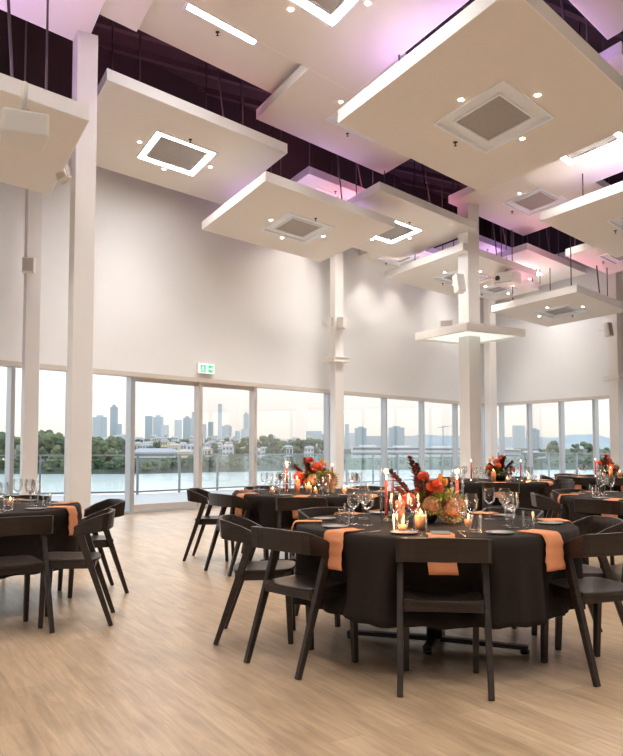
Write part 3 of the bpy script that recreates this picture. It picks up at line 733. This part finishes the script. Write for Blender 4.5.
def arrangement(x, y, z, seed, label, s=1.0, rz=0, tall=True):
    rnd = random.Random(seed)
    root = thing('flower_arrangement', label, 'flower arrangement', (x, y, z), rz, 'floral centrepieces')
    root.scale = (s, s, s)
    MB().lathe([(0, 0), (.05, 0), (.075, .03), (.085, .075), (.082, .075), (.07, .03), (0, .02)], 20).build('bowl', M['black_metal'], root)
    heads = [((-.12, -.05, .15), .060, 'dahlia'), ((.055, -.03, .235), .066, 'dahlia2'), ((-.015, .0, .30), .046, 'dahlia'), ((-.075, -.09, .10), .042, 'magenta'), ((-.02, .1, .2), .05, 'dahlia'), ((.12, .08, .17), .05, 'dahlia2')]
    for (c, r, m) in heads:
        h = MB(); petal_ball(h, Vector(c), r, 6, M[m], .8, rnd.random(), .62, (c[0] * .8, c[1] - .25, .35 + c[2]))
        h.tube([(c[0] * .15, c[1] * .15, .05), (c[0] * .6, c[1] * .6, c[2] * .55), (c[0], c[1], c[2] - .01)], .0035, 5, M['leaf_gr'])
        h.build('dahlia', None, root)
    for c in ((.10, .02, .285), (.135, .03, .255)):
        h = MB(); T = Matrix.Translation(c)
        for k in range(6):
            a = k * pi / 3; vs = [(.004 * cos(a), .004 * sin(a), -.02)]
            for da, rr, zz in ((-.6, .018, 0), (.6, .018, 0), (-.45, .016, .022), (.45, .016, .022), (0, .008, .038)): vs.append((rr * cos(a + da), rr * sin(a + da), zz))
            h.add(vs, [(0, 2, 1), (1, 2, 4, 3), (3, 4, 5)], M['tulip'], True, T)
        h.tube([(c[0] * .2, c[1] * .2, .05), (c[0], c[1], c[2] - .02)], .003, 5, M['leaf_gr']); h.build('tulip', None, root)
    # big protea heads
    for c, r, nn in (((.155, -.06, .10), .082, (.4, -1, .5)), ((.02, -.13, .12), .05, (0, -1, .8))):
        h = MB(); nn = Vector(nn).normalized(); T = Matrix.Translation(c) @ nn.to_track_quat('Z', 'Y').to_matrix().to_4x4()
        for i in range(8):
            el = -.5 + i * .25
            n = int(20 * cos(el)) + 4
            for k in range(n):
                a = 2 * pi * (k + .5 * (i % 2)) / n; rr = r * cos(el); b = Vector((rr * cos(a), rr * sin(a), r * .8 * sin(el)))
                d = Vector((cos(a) * cos(el + .3), sin(a) * cos(el + .3), sin(el + .3))); sd = Vector((-sin(a), cos(a), 0)) * r * .11
                h.add([b - sd, b + sd, b + d * r * .34, b + sd * .0 + d * r * .1 + Vector((0, 0, .002))], [(0, 1, 3), (1, 2, 3), (2, 0, 3)], M['protea'] if (i + k) % 3 else M['leaf'], False, T)
        h.add(*_ico(r * .86), M['protea'], True, T)
        h.build('protea', None, root)
    # lime leaf rosette
    for cx_, cy_, cz_, nlf in ((.09, -.08, .15, 34), (.17, 0, .17, 20), (-.02, -.07, .09, 16)):
        h = MB()
        for k in range(nlf):
            a = rnd.uniform(0, 2 * pi); el = rnd.uniform(.1, 1.2); d = Vector((cos(a) * cos(el), sin(a) * cos(el), sin(el)))
            leaf(h, Vector((cx_, cy_, cz_)) + d * .012, d, rnd.uniform(.06, .11), .018, M['leaf'], .35)
        h.build('leaf_rosette', None, root)
    # burgundy spires
    for tip, base in (((-.10, .02, .42), (-.01, 0, .12)), ((-.05, .05, .37), (.0, 0, .1)), ((-.24, -.02, .335), (-.04, 0, .1)), ((.02, .1, .3), (0, .02, .1)), ((.18, .1, .27), (.04, 0, .1)), ((.03, -.02, .26), (.0, 0, .08)), ((-.2, -.05, .22), (-.04, 0, .08))):
        h = MB(); a = Vector(base); b = Vector(tip)
        if not tall: b = a + (b - a) * .62
        h.tube([(0, 0, .04), a, (a + b) / 2 + Vector((0, 0, .01)), b], .004, 5, M['leaf_dk'])
        n = 34
        for k in range(n):
            t = .25 + .75 * k / n; p = a.lerp(b, t); an = k * 2.4; ax = (b - a).normalized(); u = ax.orthogonal().normalized(); v = ax.cross(u)
            d = (u * cos(an) + v * sin(an)) * .8 + ax * .8
            leaf(h, p, d, .058 - .018 * t, .030, M['leaf_dk'], .1)
        h.build('spire', None, root)
    h = MB()
    for k in range(150):
        a = rnd.uniform(0, 2 * pi); el = rnd.uniform(-.1, 1.1); d = Vector((cos(a) * cos(el), sin(a) * cos(el), sin(el))); rr = rnd.uniform(.02, .1)
        leaf(h, Vector((0, 0, .08)) + d * rr, d, rnd.uniform(.07, .13), .03, M['leaf_gr'] if k % 3 else M['leaf_dk'], .3)
    h.build('foliage', None, root)
    return root
def _ico(r):
    vs = []; fs = []; n = 12; m = 7
    for i in range(m + 1):
        for k in range(n): vs.append((r * sin(pi * i / m) * cos(2 * pi * k / n), r * sin(pi * i / m) * sin(2 * pi * k / n), r * .8 * cos(pi * i / m)))
    for i in range(m):
        for k in range(n): fs.append((i * n + k, i * n + (k + 1) % n, (i + 1) * n + (k + 1) % n, (i + 1) * n + k))
    return vs, fs

DIRN = ['east', 'back right', 'back', 'back left', 'left', 'front left', 'front', 'front right']
def dname(a):
    a = a % 360; return ['right', 'back right', 'back', 'back left', 'left', 'front left', 'front', 'front right'][int((a + 22.5) // 45) % 8]
def setting(tx, ty, ang, tname, rnd, drop=.21, full=True, card=False, hang=True):
    a = radians(ang); side = dname(ang)
    out = Vector((cos(a), sin(a), 0)); tang = Vector((-sin(a), cos(a), 0))
    zt = TZ + .0035; rz = atan2(out.y, out.x) - pi / 2
    def P(r, t): p = Vector((tx, ty, 0)) + out * r + tang * t; return (p.x, p.y, zt)
    d = drop + rnd.uniform(-.035, .01)
    o = make_napkin(d)(); o.location = P(TR, 0); o.location.z = zt + .0; o.rotation_euler = (0, 0, rz + rnd.uniform(-.04, .04))
    if not hang: o.location = P(TR - .06, 0)
    tag(o, 'orange linen napkin hanging over the %s edge of %s' % (side, tname), 'napkin', 'orange napkins')
    place('plate', make_plate, P(TR - .17, -.19), 0, 'small pale side plate at the %s place of %s' % (side, tname), 'side plates')
    place('knife', make_knife, P(TR - .14, .115), rz + pi + rnd.uniform(-.1, .1), 'steel knife at the %s place of %s' % (side, tname), 'table knives')
    place('fork', make_fork, P(TR - .14, -.100), rz + pi + rnd.uniform(-.1, .1), 'steel fork at the %s place of %s' % (side, tname), 'table forks')
    place('wine', make_wine, P(TR - .34, .13), rnd.uniform(0, 6), 'tall wine glass nearest the %s place of %s' % (side, tname), 'wine glasses')
    if full:
        place('tumbler', make_tumbler, P(TR - .28, .20), 0, 'clear tumbler beside the wine glass at the %s place of %s' % (side, tname), 'water tumblers')
        place('wine', make_wine, P(TR - .42, .19), 0, 'second wine glass set further in at the %s place of %s' % (side, tname), 'wine glasses')
    if card:
        place('card', make_card, (P(TR - .13, 0)[0], P(TR - .13, 0)[1], zt + .013), rz, 'dark menu card lying on the napkin at the %s place of %s' % (side, tname), 'menu cards')
def table(x, y, angs, chairs, tname, seed, tlabel, skip=()):
    """angs: napkin/setting directions; chairs: list of (rear mid x, rear mid y, label)"""
    rnd = random.Random(seed)
    place('table', make_table, (x, y, 0), -.36 + (seed - 1) * .4, 'black pedestal table under ' + tlabel, 'round banquet tables')
    cang = [atan2(cy_ - y, cx_ - x) for cx_, cy_ in [c_[:2] for c_ in chairs]]
    cloth(x, y, cang, seed, tlabel)
    for c_ in chairs:
        fx, fy = (c_[0] + c_[3], c_[1] + c_[4]) if len(c_) > 3 else (x, y)
        chair(c_[0], c_[1], fx, fy, c_[2], tname)
    for a in angs: setting(x, y, a, tname, rnd, card=(a in skip))
def ringchairs(x, y, angs, tname, R=1.14):
    return [(x + R * cos(radians(a)), y + R * sin(radians(a)), 'dark brown chair on the %s side of %s' % (dname(a), tname)) for a in angs]

# near table
XA, YA = .76, 4.86
n0 = 'the nearest table'
chA = [(.65, 3.83, 'dark chair seen squarely from behind in front of the nearest table', .12, 1),
       (-.22, 4.30, 'dark chair turned three-quarter at the front left of the nearest table', .74, .68),
       (-.59, 5.09, 'dark chair in profile at the left of the nearest table, behind the turned one', 1, -.02),
       (.06, 5.84, 'dark chair facing us at the back left of the nearest table'),
       (1.52, 5.78, 'dark chair facing us at the back right of the nearest table'),
       (1.93, 4.98, 'dark chair at the right of the nearest table, partly behind the front right one'),
       (1.66, 4.10, 'dark chair at the front right of the nearest table near the picture edge', -.36, .93)]
table(XA, YA, [264, 223, 180, 129, 54, 6, 307], chA, n0, 1, 'black cloth on the nearest centre table', skip=(264,))
zt = TZ + .0035
def atT(px, py): p = atz(px, py, zt); return p.x, p.y
ax_, ay_ = atT(424, 531)
arrangement(XA - .05, YA - .02, zt, 3, 'tall burgundy, coral and lime floral centrepiece on the nearest table', .95)
for kind, px, py, lab in (('taper', 386.5, 521, 'red taper in a glass chimney left of the nearest flowers'), ('stick', 393, 516, 'second red taper just right of the glass chimney on the nearest table'),
                          ('taper', 457.5, 521, 'red taper in a glass chimney right of the nearest flowers'), ('tall', 400, 525, 'orange pillar candle before the coral dahlias on the nearest table'),
                          ('votive', 403, 532, 'low candle in a glass cup, frontmost on the nearest table'), ('pillar', 420.5, 530, 'cream candle in a glass jar in front of the lime leaves on the nearest table'),
                          ('votive', 468.5, 526, 'small votive right of the nearest flowers')):
    x_, y_ = atT(px, py); candle(kind, x_, y_, zt, lab)

def other(x, y, angs, tname, seed, tlabel, chairs=None, fseed=3, rz=0, fpos=(0, 0), fs=1.12, cands=(), flab=None):
    ch = chairs if chairs else ringchairs(x, y, angs, tname)
    table(x, y, angs, ch, tname, seed, tlabel)
    if flab: arrangement(x + fpos[0], y + fpos[1], zt, fseed, flab, fs, rz, tall=False)
    for i, (k, dx, dy) in enumerate(cands):
        w_ = ('far ' if abs(dx) > .25 else 'just ') + ('left' if dx < 0 else 'right')
        candle(k, x + dx, y + dy, zt, '%s %s of the flowers on %s' % ({'taper': 'red taper in glass', 'stick': 'slim red taper', 'tall': 'orange pillar candle', 'pillar': 'glass jar candle', 'votive': 'little votive candle'}[k], w_, tname), light=(i % 2 == 0))
nB = 'the sliding door table'
other(.02, 8.25, [165, 213, 262, 312, 5, 57, 118], nB, 2, 'black cloth on the sliding door table, by the left windows',
      chairs=[(-1.36, 8.66, 'dark chair in profile standing clear at the left of the sliding door table', 1, -.08), (-.92, 7.62, 'dark chair seen from behind at the front left of the sliding door table', .78, .62),
              (-.10, 7.05, 'dark chair back seen squarely in front of the sliding door table'), (.82, 7.42, 'dark chair at front right of the sliding door table, hidden by flowers'), (1.18, 8.35, 'dark chair at the right of the sliding door table'),
              (.72, 9.2, 'dark chair facing us at the back right of the sliding door table'), (-.62, 9.2, 'dark chair facing us at the back left of the sliding door table')],
      fpos=(-.02, 0), cands=(('taper', -.28, -.05), ('stick', .2, .0), ('tall', -.17, -.2), ('votive', -.42, -.25), ('pillar', -.05, -.28), ('votive', .02, -.3), ('votive', .32, -.15)), flab='coral and burgundy flowers on the sliding door table by the left windows')
nC = 'the centre column table'
other(2.62, 11.2, [262, 214, 165, 115, 60, 8, 318], nC, 3, 'black cloth on the third table, in front of the centre column', fpos=(.08, -.1), rz=2.4, cands=(('stick', -.36, -.2), ('stick', .34, -.2), ('tall', -.08, -.35), ('votive', .1, -.4), ('votive', .45, -.2)), flab='red flowers on the third table by the centre column')
nD = 'the right edge table'
other(3.30, 7.50, [258, 222, 168, 118, 60, 310], nD, 4, 'black cloth on the fourth table, cut by the right picture edge', cands=(('votive', -.3, -.1), ('pillar', -.15, -.2)))
nE = 'the farthest table'
other(4.98, 12.9, [262, 214, 165, 115, 60, 8, 318], nE, 5, 'black cloth on the farthest table, by the right windows', fpos=(-.12, -.1), rz=1.2, cands=(('stick', -.34, -.2), ('stick', .2, -.1), ('tall', -.15, -.35), ('pillar', -.02, -.38), ('votive', -.28, -.36), ('votive', .1, -.4)), flab='red and green flowers on the farthest table by the right windows')
nL = 'the left edge table'
other(-2.72, 6.16, [302, 352, 34, 85, 255], nL, 6, 'black cloth on the left table, cut by the picture edge',
      chairs=[(-1.88, 5.04, 'dark chair seen from behind at the left edge, nearest of the left table'), (-1.42, 5.60, 'dark chair in profile at the right of the left table, the nearer one', -1, -.22),
              (-1.66, 6.78, 'dark chair angled away at the right of the left table, the farther one'), (-2.68, 7.38, 'dark chair facing us behind the left table'), (-2.9, 4.95, 'dark chair at the front of the left table outside the frame')],
      cands=(('votive', .12, -.1), ('votive', .3, .1)))

# ------------------------------------------------------------------ deck and balustrade
dk = MB(); r1 = [(-16, 15.5), (-8.9, 21.4), (-5.1, 22.8), (-2, 26.2), (1.3, 28.8), (8.8, 36.6), (19.5, 21), (24, 12)]
dk.prism([(-20, 12), (-16, 18.5)] + r1[1:] + [(24, 0), (10, 0), (-10, 0)], -.28, -.12)
struct(dk.build('deck_floor', M['deck']))
rail = thing('balustrade', 'glass balustrade with grey metal posts and handrail along the deck edge', 'balustrade', (0, 0, -.12))
pts = [Vector((x, y, 0)) for x, y in ([(-14.5, 19.2)] + r1[1:7])]
hr = MB(); br_ = MB(); npost = 0
for a, b in zip(pts[:-1], pts[1:]):
    hr.bar(a + Vector((0, 0, 1.15)), b + Vector((0, 0, 1.15)), .06, .045); br_.bar(a + Vector((0, 0, .08)), b + Vector((0, 0, .08)), .05, .05)
    L = (b - a).length; n = max(1, round(L / 1.5)); d = (b - a).normalized(); nn = Vector((-d.y, d.x, 0))
    for k in range(n):
        p = a + d * (L * k / n); MB().bar(p, p + Vector((0, 0, 1.14)), .055, .055, up=tuple(d)).build('post', M['rail'], rail)
        q2 = a + d * (L * (k + 1) / n)
        g = MB(); slab_along(g, p, d, nn, .06, L / n - .06, .12, 1.08, -.006, .006); g.build('glass_panel', M['railglass'], rail)
hr.build('handrail', M['rail'], rail); br_.build('bottom_rail', M['rail'], rail)

# ------------------------------------------------------------------ river, far bank, town
rv = MB().add([(-900, 30, -9), (1500, 30, -9), (1500, 1500, -9), (-900, 1500, -9)], [(0, 1, 2, 3)]); o = rv.build('river', M['water']); tag(o, kind='structure')
def bankY(px):
    if px < 135: y = 474
    elif px < 330: y = 474 - (px - 135) * .022
    else: y = 469.7
    return 10.2 * F / (y - HOR)
def groundz(px, Y):
    b = bankY(px); t = (Y - b)
    k = .030 if px < 330 else .012
    if 80 < px < 330: k = .034
    return -8.6 + min(3.0, t * .12) + max(0, t - 25) * k
ter = MB(); vs = []; fs = []; cols = list(range(-120, 760, 20)); rows = [0, 3, 25, 60, 120, 220, 360, 560, 900, 2200, 5200]
for c in cols:
    b = bankY(c)
    for t in rows:
        Y = b + t; z = groundz(c, Y) if t > 0 else -9.3
        if t > 560: z = groundz(c, b + 560) + 2 * sin(c * .05 + t)
        vs.append(((c - 311.5) / F * Y, Y, z))
nr = len(rows)
for i in range(len(cols) - 1):
    for j in range(nr - 1): a = i * nr + j; fs.append((a, a + nr, a + nr + 1, a + 1))
o = ter.add(vs, fs, None, True).build('far_bank', M['grass']); tag(o, kind='structure')
def hills(name, Y, prof, m, depth=900):
    vs = []; fs = []
    for px, py in prof:
        z = EYE + (HOR - py) * Y / F; x = (px - 311.5) / F * Y
        vs += [(x, Y - depth, -9), (x, Y, z), (x * 1.05, Y + depth, -9)]
    for i in range(len(prof) - 1): a = 3 * i; fs += [(a, a + 3, a + 4, a + 1), (a + 1, a + 4, a + 5, a + 2)]
    o = MB().add(vs, fs, None, True).build(name, m); tag(o, kind='structure')
hp = [(430 + i * 6, 439.5 - 3.0 * math.exp(-((430 + i * 6 - 535) / 30) ** 2) * 0 - (5.5 * math.exp(-((430 + i * 6 - 583) / 26) ** 2)) - 2.5 * math.exp(-((430 + i * 6 - 530) / 22) ** 2) + .5 * sin(i * 1.3)) for i in range(56)]
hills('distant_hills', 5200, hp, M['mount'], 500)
hp = [(330 + i * 6, 438.5 - 3.5 * math.exp(-((330 + i * 6 - 430) / 45) ** 2) + .5 * sin(i * 1.1)) for i in range(30)]
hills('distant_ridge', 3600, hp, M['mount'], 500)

def make_tree(kind):
    def f():
        rnd = random.Random(kind); root = thing('tree', 'x', 'tree')
        MB().tube([(0, 0, 0), (.02, 0, .25), (0, .02, .5)], .03, 6, r2=.018).build('trunk', M['bark'], root)
        mb = MB()
        nb = 16
        for i in range(nb):
            a = rnd.uniform(0, 6.28); h = rnd.uniform(.12, .85); rr = .36 * (1 - abs(h - .45)) * rnd.uniform(.5, 1); c = Vector((rr * cos(a), rr * sin(a), h)); R = rnd.uniform(.12, .2)
            n, m_ = 9, 6; vs = []; fs = []
            for ii in range(m_ + 1):
                for k in range(n):
                    q = R * rnd.uniform(.75, 1.2); vs.append((c.x + q * sin(pi * ii / m_) * cos(2 * pi * k / n), c.y + q * sin(pi * ii / m_) * sin(2 * pi * k / n), c.z + q * .8 * cos(pi * ii / m_)))
            for ii in range(m_):
                for k in range(n): fs.append((ii * n + k, ii * n + (k + 1) % n, (ii + 1) * n + (k + 1) % n, (ii + 1) * n + k))
            mb.add(vs, fs)
        mb.build('crown', M['tree1'] if kind % 2 else M['tree2'], root); return root
    return f
OCC = []
def tree(px, pyt, Y, wide, kind, label):
    for _ in range(26):
        H = max(3, EYE + (HOR - pyt) * Y / F - groundz(px, Y)); x = (px - 311.5) / F * Y; r = .43 * H * wide
        if all(hypot(x - a, Y - b) > r + c for a, b, c in OCC): break
        Y += 6
    else: return None
    OCC.append((x, Y, r))
    zb = groundz(px, Y) - .3; zt_ = EYE + (HOR - pyt) * Y / F; H = max(3, zt_ - zb)
    return place('tree%d' % kind, make_tree(kind), ((px - 311.5) / F * Y, Y, zb), random.uniform(0, 6), label, 'trees on the far bank', scale=(H * wide, H * wide, H))
def building(px0, px1, pyt, pyb, Y, m, label, floors=0, roof=None, depth=None, name='tower_block', cat='building', group=None, cols_=0):
    x0 = (px0 - 311.5) / F * Y; x1 = (px1 - 311.5) / F * Y; zt_ = EYE + (HOR - pyt) * Y / F; zb = EYE + (HOR - pyb) * Y / F
    w = x1 - x0; dp = depth or w * .8
    root = thing(name, label, cat, ((x0 + x1) / 2, Y + dp / 2, zb), 0, group)
    H = zt_ - zb; OCC.append(((x0 + x1) / 2, Y + dp / 2, .55 * hypot(w, dp)))
    MB().box(-w / 2, w / 2, -dp / 2, dp / 2, 0, H).build('walls', m, root)
    if floors:
        b = MB(); fh = H / floors
        for k in range(floors):
            z0 = fh * (k + .35); z1 = fh * (k + .8)
            if cols_:
                for c in range(cols_):
                    xa = -w / 2 + w * (c + .2) / cols_; b.box(xa, xa + w * .6 / cols_, -dp / 2 - .15, -dp / 2, z0, z1)
            else: b.box(-w / 2 + w * .03, w / 2 - w * .03, -dp / 2 - .15, -dp / 2, z0, z1)
        b.build('window_rows', M['hwin'], root)
    if roof == 'gable':
        rh = min(w, dp) * (.22 if w < 20 else .10)
        b = MB().add([(-w / 2 - .4, -dp / 2 - .4, H), (w / 2 + .4, -dp / 2 - .4, H), (w / 2 + .4, dp / 2 + .4, H), (-w / 2 - .4, dp / 2 + .4, H), (-w / 2 + w * .15, 0, H + rh), (w / 2 - w * .15, 0, H + rh)], [(0, 1, 5, 4), (1, 2, 5), (2, 3, 4, 5), (3, 0, 4), (0, 3, 2, 1)])
        b.build('roof', M['hroof'] if int(px0) % 3 else M['hroof2'], root)
    elif roof == 'flat':
        MB().box(-w * .25, w * .25, -dp * .25, dp * .25, H, H * 1.05 + .5).build('plant_room', m, root)
    return root
tw = [(92.5, 104.5, 417, 'tower', 'flat', 'broad pale blue tower left of the slender tower behind the wide column'), (110, 116.5, 407, 'tower3', 'flat', 'slender dark blue tower right of the wide column'), (116, 121, 424, 'tower', None, 'short block against the slender tower'),
      (145, 151.5, 416, 'tower3', None, 'slate tower left of the sliding door view'), (153, 162, 417, 'tower', 'flat', 'blue tower second in the sliding door view'), (161, 168, 425, 'tower2', None, 'low pale block beside the second tower'),
      (174.5, 181, 420, 'tower2', None, 'pale tower in the middle of the sliding door view'), (183, 190.5, 418, 'tower3', 'flat', 'dark tower right of the middle pale tower'), (191.5, 197, 412, 'tower', None, 'tall blue tower touching the door frame'),
      (202, 206, 424, 'tower', None, 'small tower just right of the door frame'), (208, 213, 422, 'tower3', None, 'stubby slate tower left of the tallest tower'), (217.8, 221.6, 404, 'tower2', None, 'tallest thin pale tower of the skyline'), (222, 231, 426, 'tower', 'flat', 'wide low block right of the tallest tower'),
      (235, 240, 431, 'tower2', None, 'tiny pale block on the skyline'), (243.5, 248.5, 414, 'tower', 'flat', 'lone tower left of the window mullion'), (241, 251, 429, 'tower2', None, 'low podium under the lone tower'),
      (345, 349, 424, 'tower', None, 'thin tower right of the wall column'), (306, 322, 431, 'tower', None, 'broad blue block behind the trees'), (322, 330, 434, 'tower3', None, 'darker annex of the broad blue block'), (349, 356, 433, 'tower2', None, 'pale block beside the thin tower'),
      (355, 366.5, 428, 'tower3', 'flat', 'slate tower in the window right of the wall column'), (389.5, 404.5, 427.5, 'tower3', 'flat', 'big slate tower in the middle window'), (366, 382, 436, 'tower', None, 'low long blue block between the two slate towers'), (405, 420, 436, 'tower2', None, 'low pale block right of the big slate tower'), (332, 346, 436, 'tower2', None, 'low pale block behind the wall column'),
      (514.5, 525, 425.5, 'tower', None, 'pale blue tower through the right windows'), (528.5, 539.5, 429.5, 'tower3', 'flat', 'second tower through the right windows'), (504, 512, 437, 'tower2', None, 'low block left of the right window towers'), (541, 549, 439, 'tower2', None, 'low block right of the right window towers')]
for i_, (a, b, t, m, rf_, lab) in enumerate(tw):
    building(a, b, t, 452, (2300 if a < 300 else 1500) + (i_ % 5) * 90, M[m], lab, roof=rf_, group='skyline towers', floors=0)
# long white riverside blocks
for (a, b, t, bt, lab, nf) in ((352, 384, 446.5, 462, 'long white three storey block behind the wall column window', 3), (386, 420, 447, 461, 'long white block under the big slate tower', 3), (424, 462, 447.5, 460, 'long white block left of the centre column', 3), (500, 520, 449, 458, 'white low block at left of the right windows', 2), (522, 546, 452, 459, 'grey white sheds on the far shore', 1)):
    building(a, b, t, bt, 480, M['hwhite'], lab, floors=nf, depth=14, cols_=0, roof='flat', name='riverside_block')
building(128, 176, 452.5, 458, 400, M['hwhite'], 'long grey roofed warehouse on the far bank', floors=1, depth=22, roof='gable', name='warehouse')
building(177.5, 190, 452, 458, 396, M['hcream'], 'cream gabled shed end of the warehouse', floors=0, depth=12, roof='gable', name='shed')
building(96, 128, 446, 452, 430, M['hwhite'], 'pale low building right of the wide column', floors=1, depth=12, roof='gable', name='house')
rh = random.Random(5)
def zone(px):
    for lim, t in ((22, 'left of the slim column'), (66, 'between the two left columns'), (131, 'right of the wide left column'), (152, 'under the slate skyline tower'), (172, 'under the second blue tower'), (199, 'under the middle skyline towers'), (222, 'under the tallest tower'), (254, 'under the lone tower'), (290, 'above the sliding door table'), (332, 'left of the wall column'), (386, 'right of the wall column'), (424, 'under the big slate tower'), (470, 'left of the centre column'), (530, 'beyond the corner column')):
        if px < lim: return t
    return 'in the right windows'
def house(px, Y, wpx, hpx, kind, fl_):
    for _ in range(12):
        w = wpx / F * Y; x = (px + wpx / 2 - 311.5) / F * Y
        if all(hypot(x - a, Y - b) > .62 * hypot(w, 9) + c for a, b, c in OCC): break
        Y += 9
    else: return
    pyb = HOR - (groundz(px, Y) - EYE) * F / Y + .3
    m_ = 'hcream' if kind == 0 else 'hwhite'
    building(px, px + wpx, pyb - hpx, pyb, Y, M[m_], '%s hillside house %s' % ('cream' if kind == 0 else 'white', zone(px)), floors=fl_, cols_=3, roof='gable', name='house', group='hillside houses', depth=9)
for i in range(64):
    px = 130 + (i * 37 % 200) + rh.uniform(-3, 3); Y = 455 + (i % 7) * 62 + rh.uniform(-20, 20)
    house(px, Y, rh.uniform(4, 8) * 640 / Y, rh.uniform(4, 6) * F / Y, i % 4, 1 + i % 2)
for i in range(8): house(90 + i * 5, 520 + i * 25, 7, 9, 1, 2)
rt = random.Random(11)
k_ = 0
TL = [(-10, 435), (5, 431), (18, 436), (30, 433), (38, 431), (46, 429), (54, 431), (62, 433), (70, 434), (82, 436), (92, 436), (101, 433), (109, 434), (117, 436), (125, 440)]
for i, (px, py) in enumerate(TL):
    tree(px, py, bankY(px) + 25 + (i % 3) * 14, .85, i % 4, 'big dark riverside tree ' + zone(px))
for i in range(36):
    px = -5 + i * 9.4 + rt.uniform(-2, 2); tree(px, 457 + rt.uniform(-3, 4), bankY(px) + 5 + rt.uniform(0, 8), 1.25, i % 4, 'low bushy bank tree ' + zone(px))
for i in range(70):
    px = 90 + i * 3.5 + rt.uniform(-3, 3); Y = 425 + (i * 53 % 300) + rt.uniform(0, 20); g_ = HOR - (groundz(px, Y) - EYE) * F / Y
    tree(px, g_ - rt.uniform(5.5, 9.5) * 520 / Y, Y, 1.15, i % 4, 'tree among the hillside houses ' + zone(px))
for px, py in ((262, 435), (268, 433), (275, 436), (258, 440), (282, 440), (240, 440), (246, 437), (296, 437), (303, 438), (311, 436), (318, 438), (325, 439), (290, 442)):
    tree(px, py, 450 + rt.uniform(0, 40), .8, int(px) % 4, 'mid green tree on the slope ' + zone(px))
for i in range(32):
    px = 338 + i * 9 + rt.uniform(-3, 3); tree(px, 460.5 + rt.uniform(-2, 2) - (4 if px > 500 else 0), bankY(px) + 10 + rt.uniform(0, 8), 1.2, i % 4, 'low riverside shrub tree ' + zone(px))
for px, py in ((548, 443), (553, 440), (558, 446), (575, 442), (582, 441), (589, 443), (596, 446), (606, 447), (612, 446), (540, 448), (520, 449)):
    tree(px, py, 560 + rt.uniform(0, 40), .9, int(px) % 4, 'dark tree below the distant hills ' + zone(px))

# tower crane
ck = thing('tower_crane', 'thin tower crane on the skyline right of the big slate tower', 'crane', ((443 - 311.5) / F * 900, 900, 2))
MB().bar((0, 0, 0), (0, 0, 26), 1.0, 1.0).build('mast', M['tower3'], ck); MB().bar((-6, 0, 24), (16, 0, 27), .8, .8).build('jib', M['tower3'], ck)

# labels: look-alikes are told apart by their order in the picture
def _px(o):
    v = o.location; return v.x / max(v.y, .1)
by = {}
for o in C.objects:
    if o.parent is None and 'label' in o: by.setdefault(o['label'], []).append(o)
ORD = ['leftmost', 'second from left', 'third from left', 'fourth from left', 'fifth from left', 'sixth from left', 'seventh from left', 'eighth from left', 'ninth from left', 'tenth from left', 'eleventh from left', 'twelfth from left']
for lab, os_ in by.items():
    if len(os_) > 1 and 'rear of the hall' not in lab:
        os_.sort(key=_px)
        for k, o in enumerate(os_):
            o['label'] = lab + ', ' + (ORD[k] if k < len(ORD) - 1 and k < len(os_) - 1 else ('rightmost' if k == len(os_) - 1 else 'far right')) + (' of them')
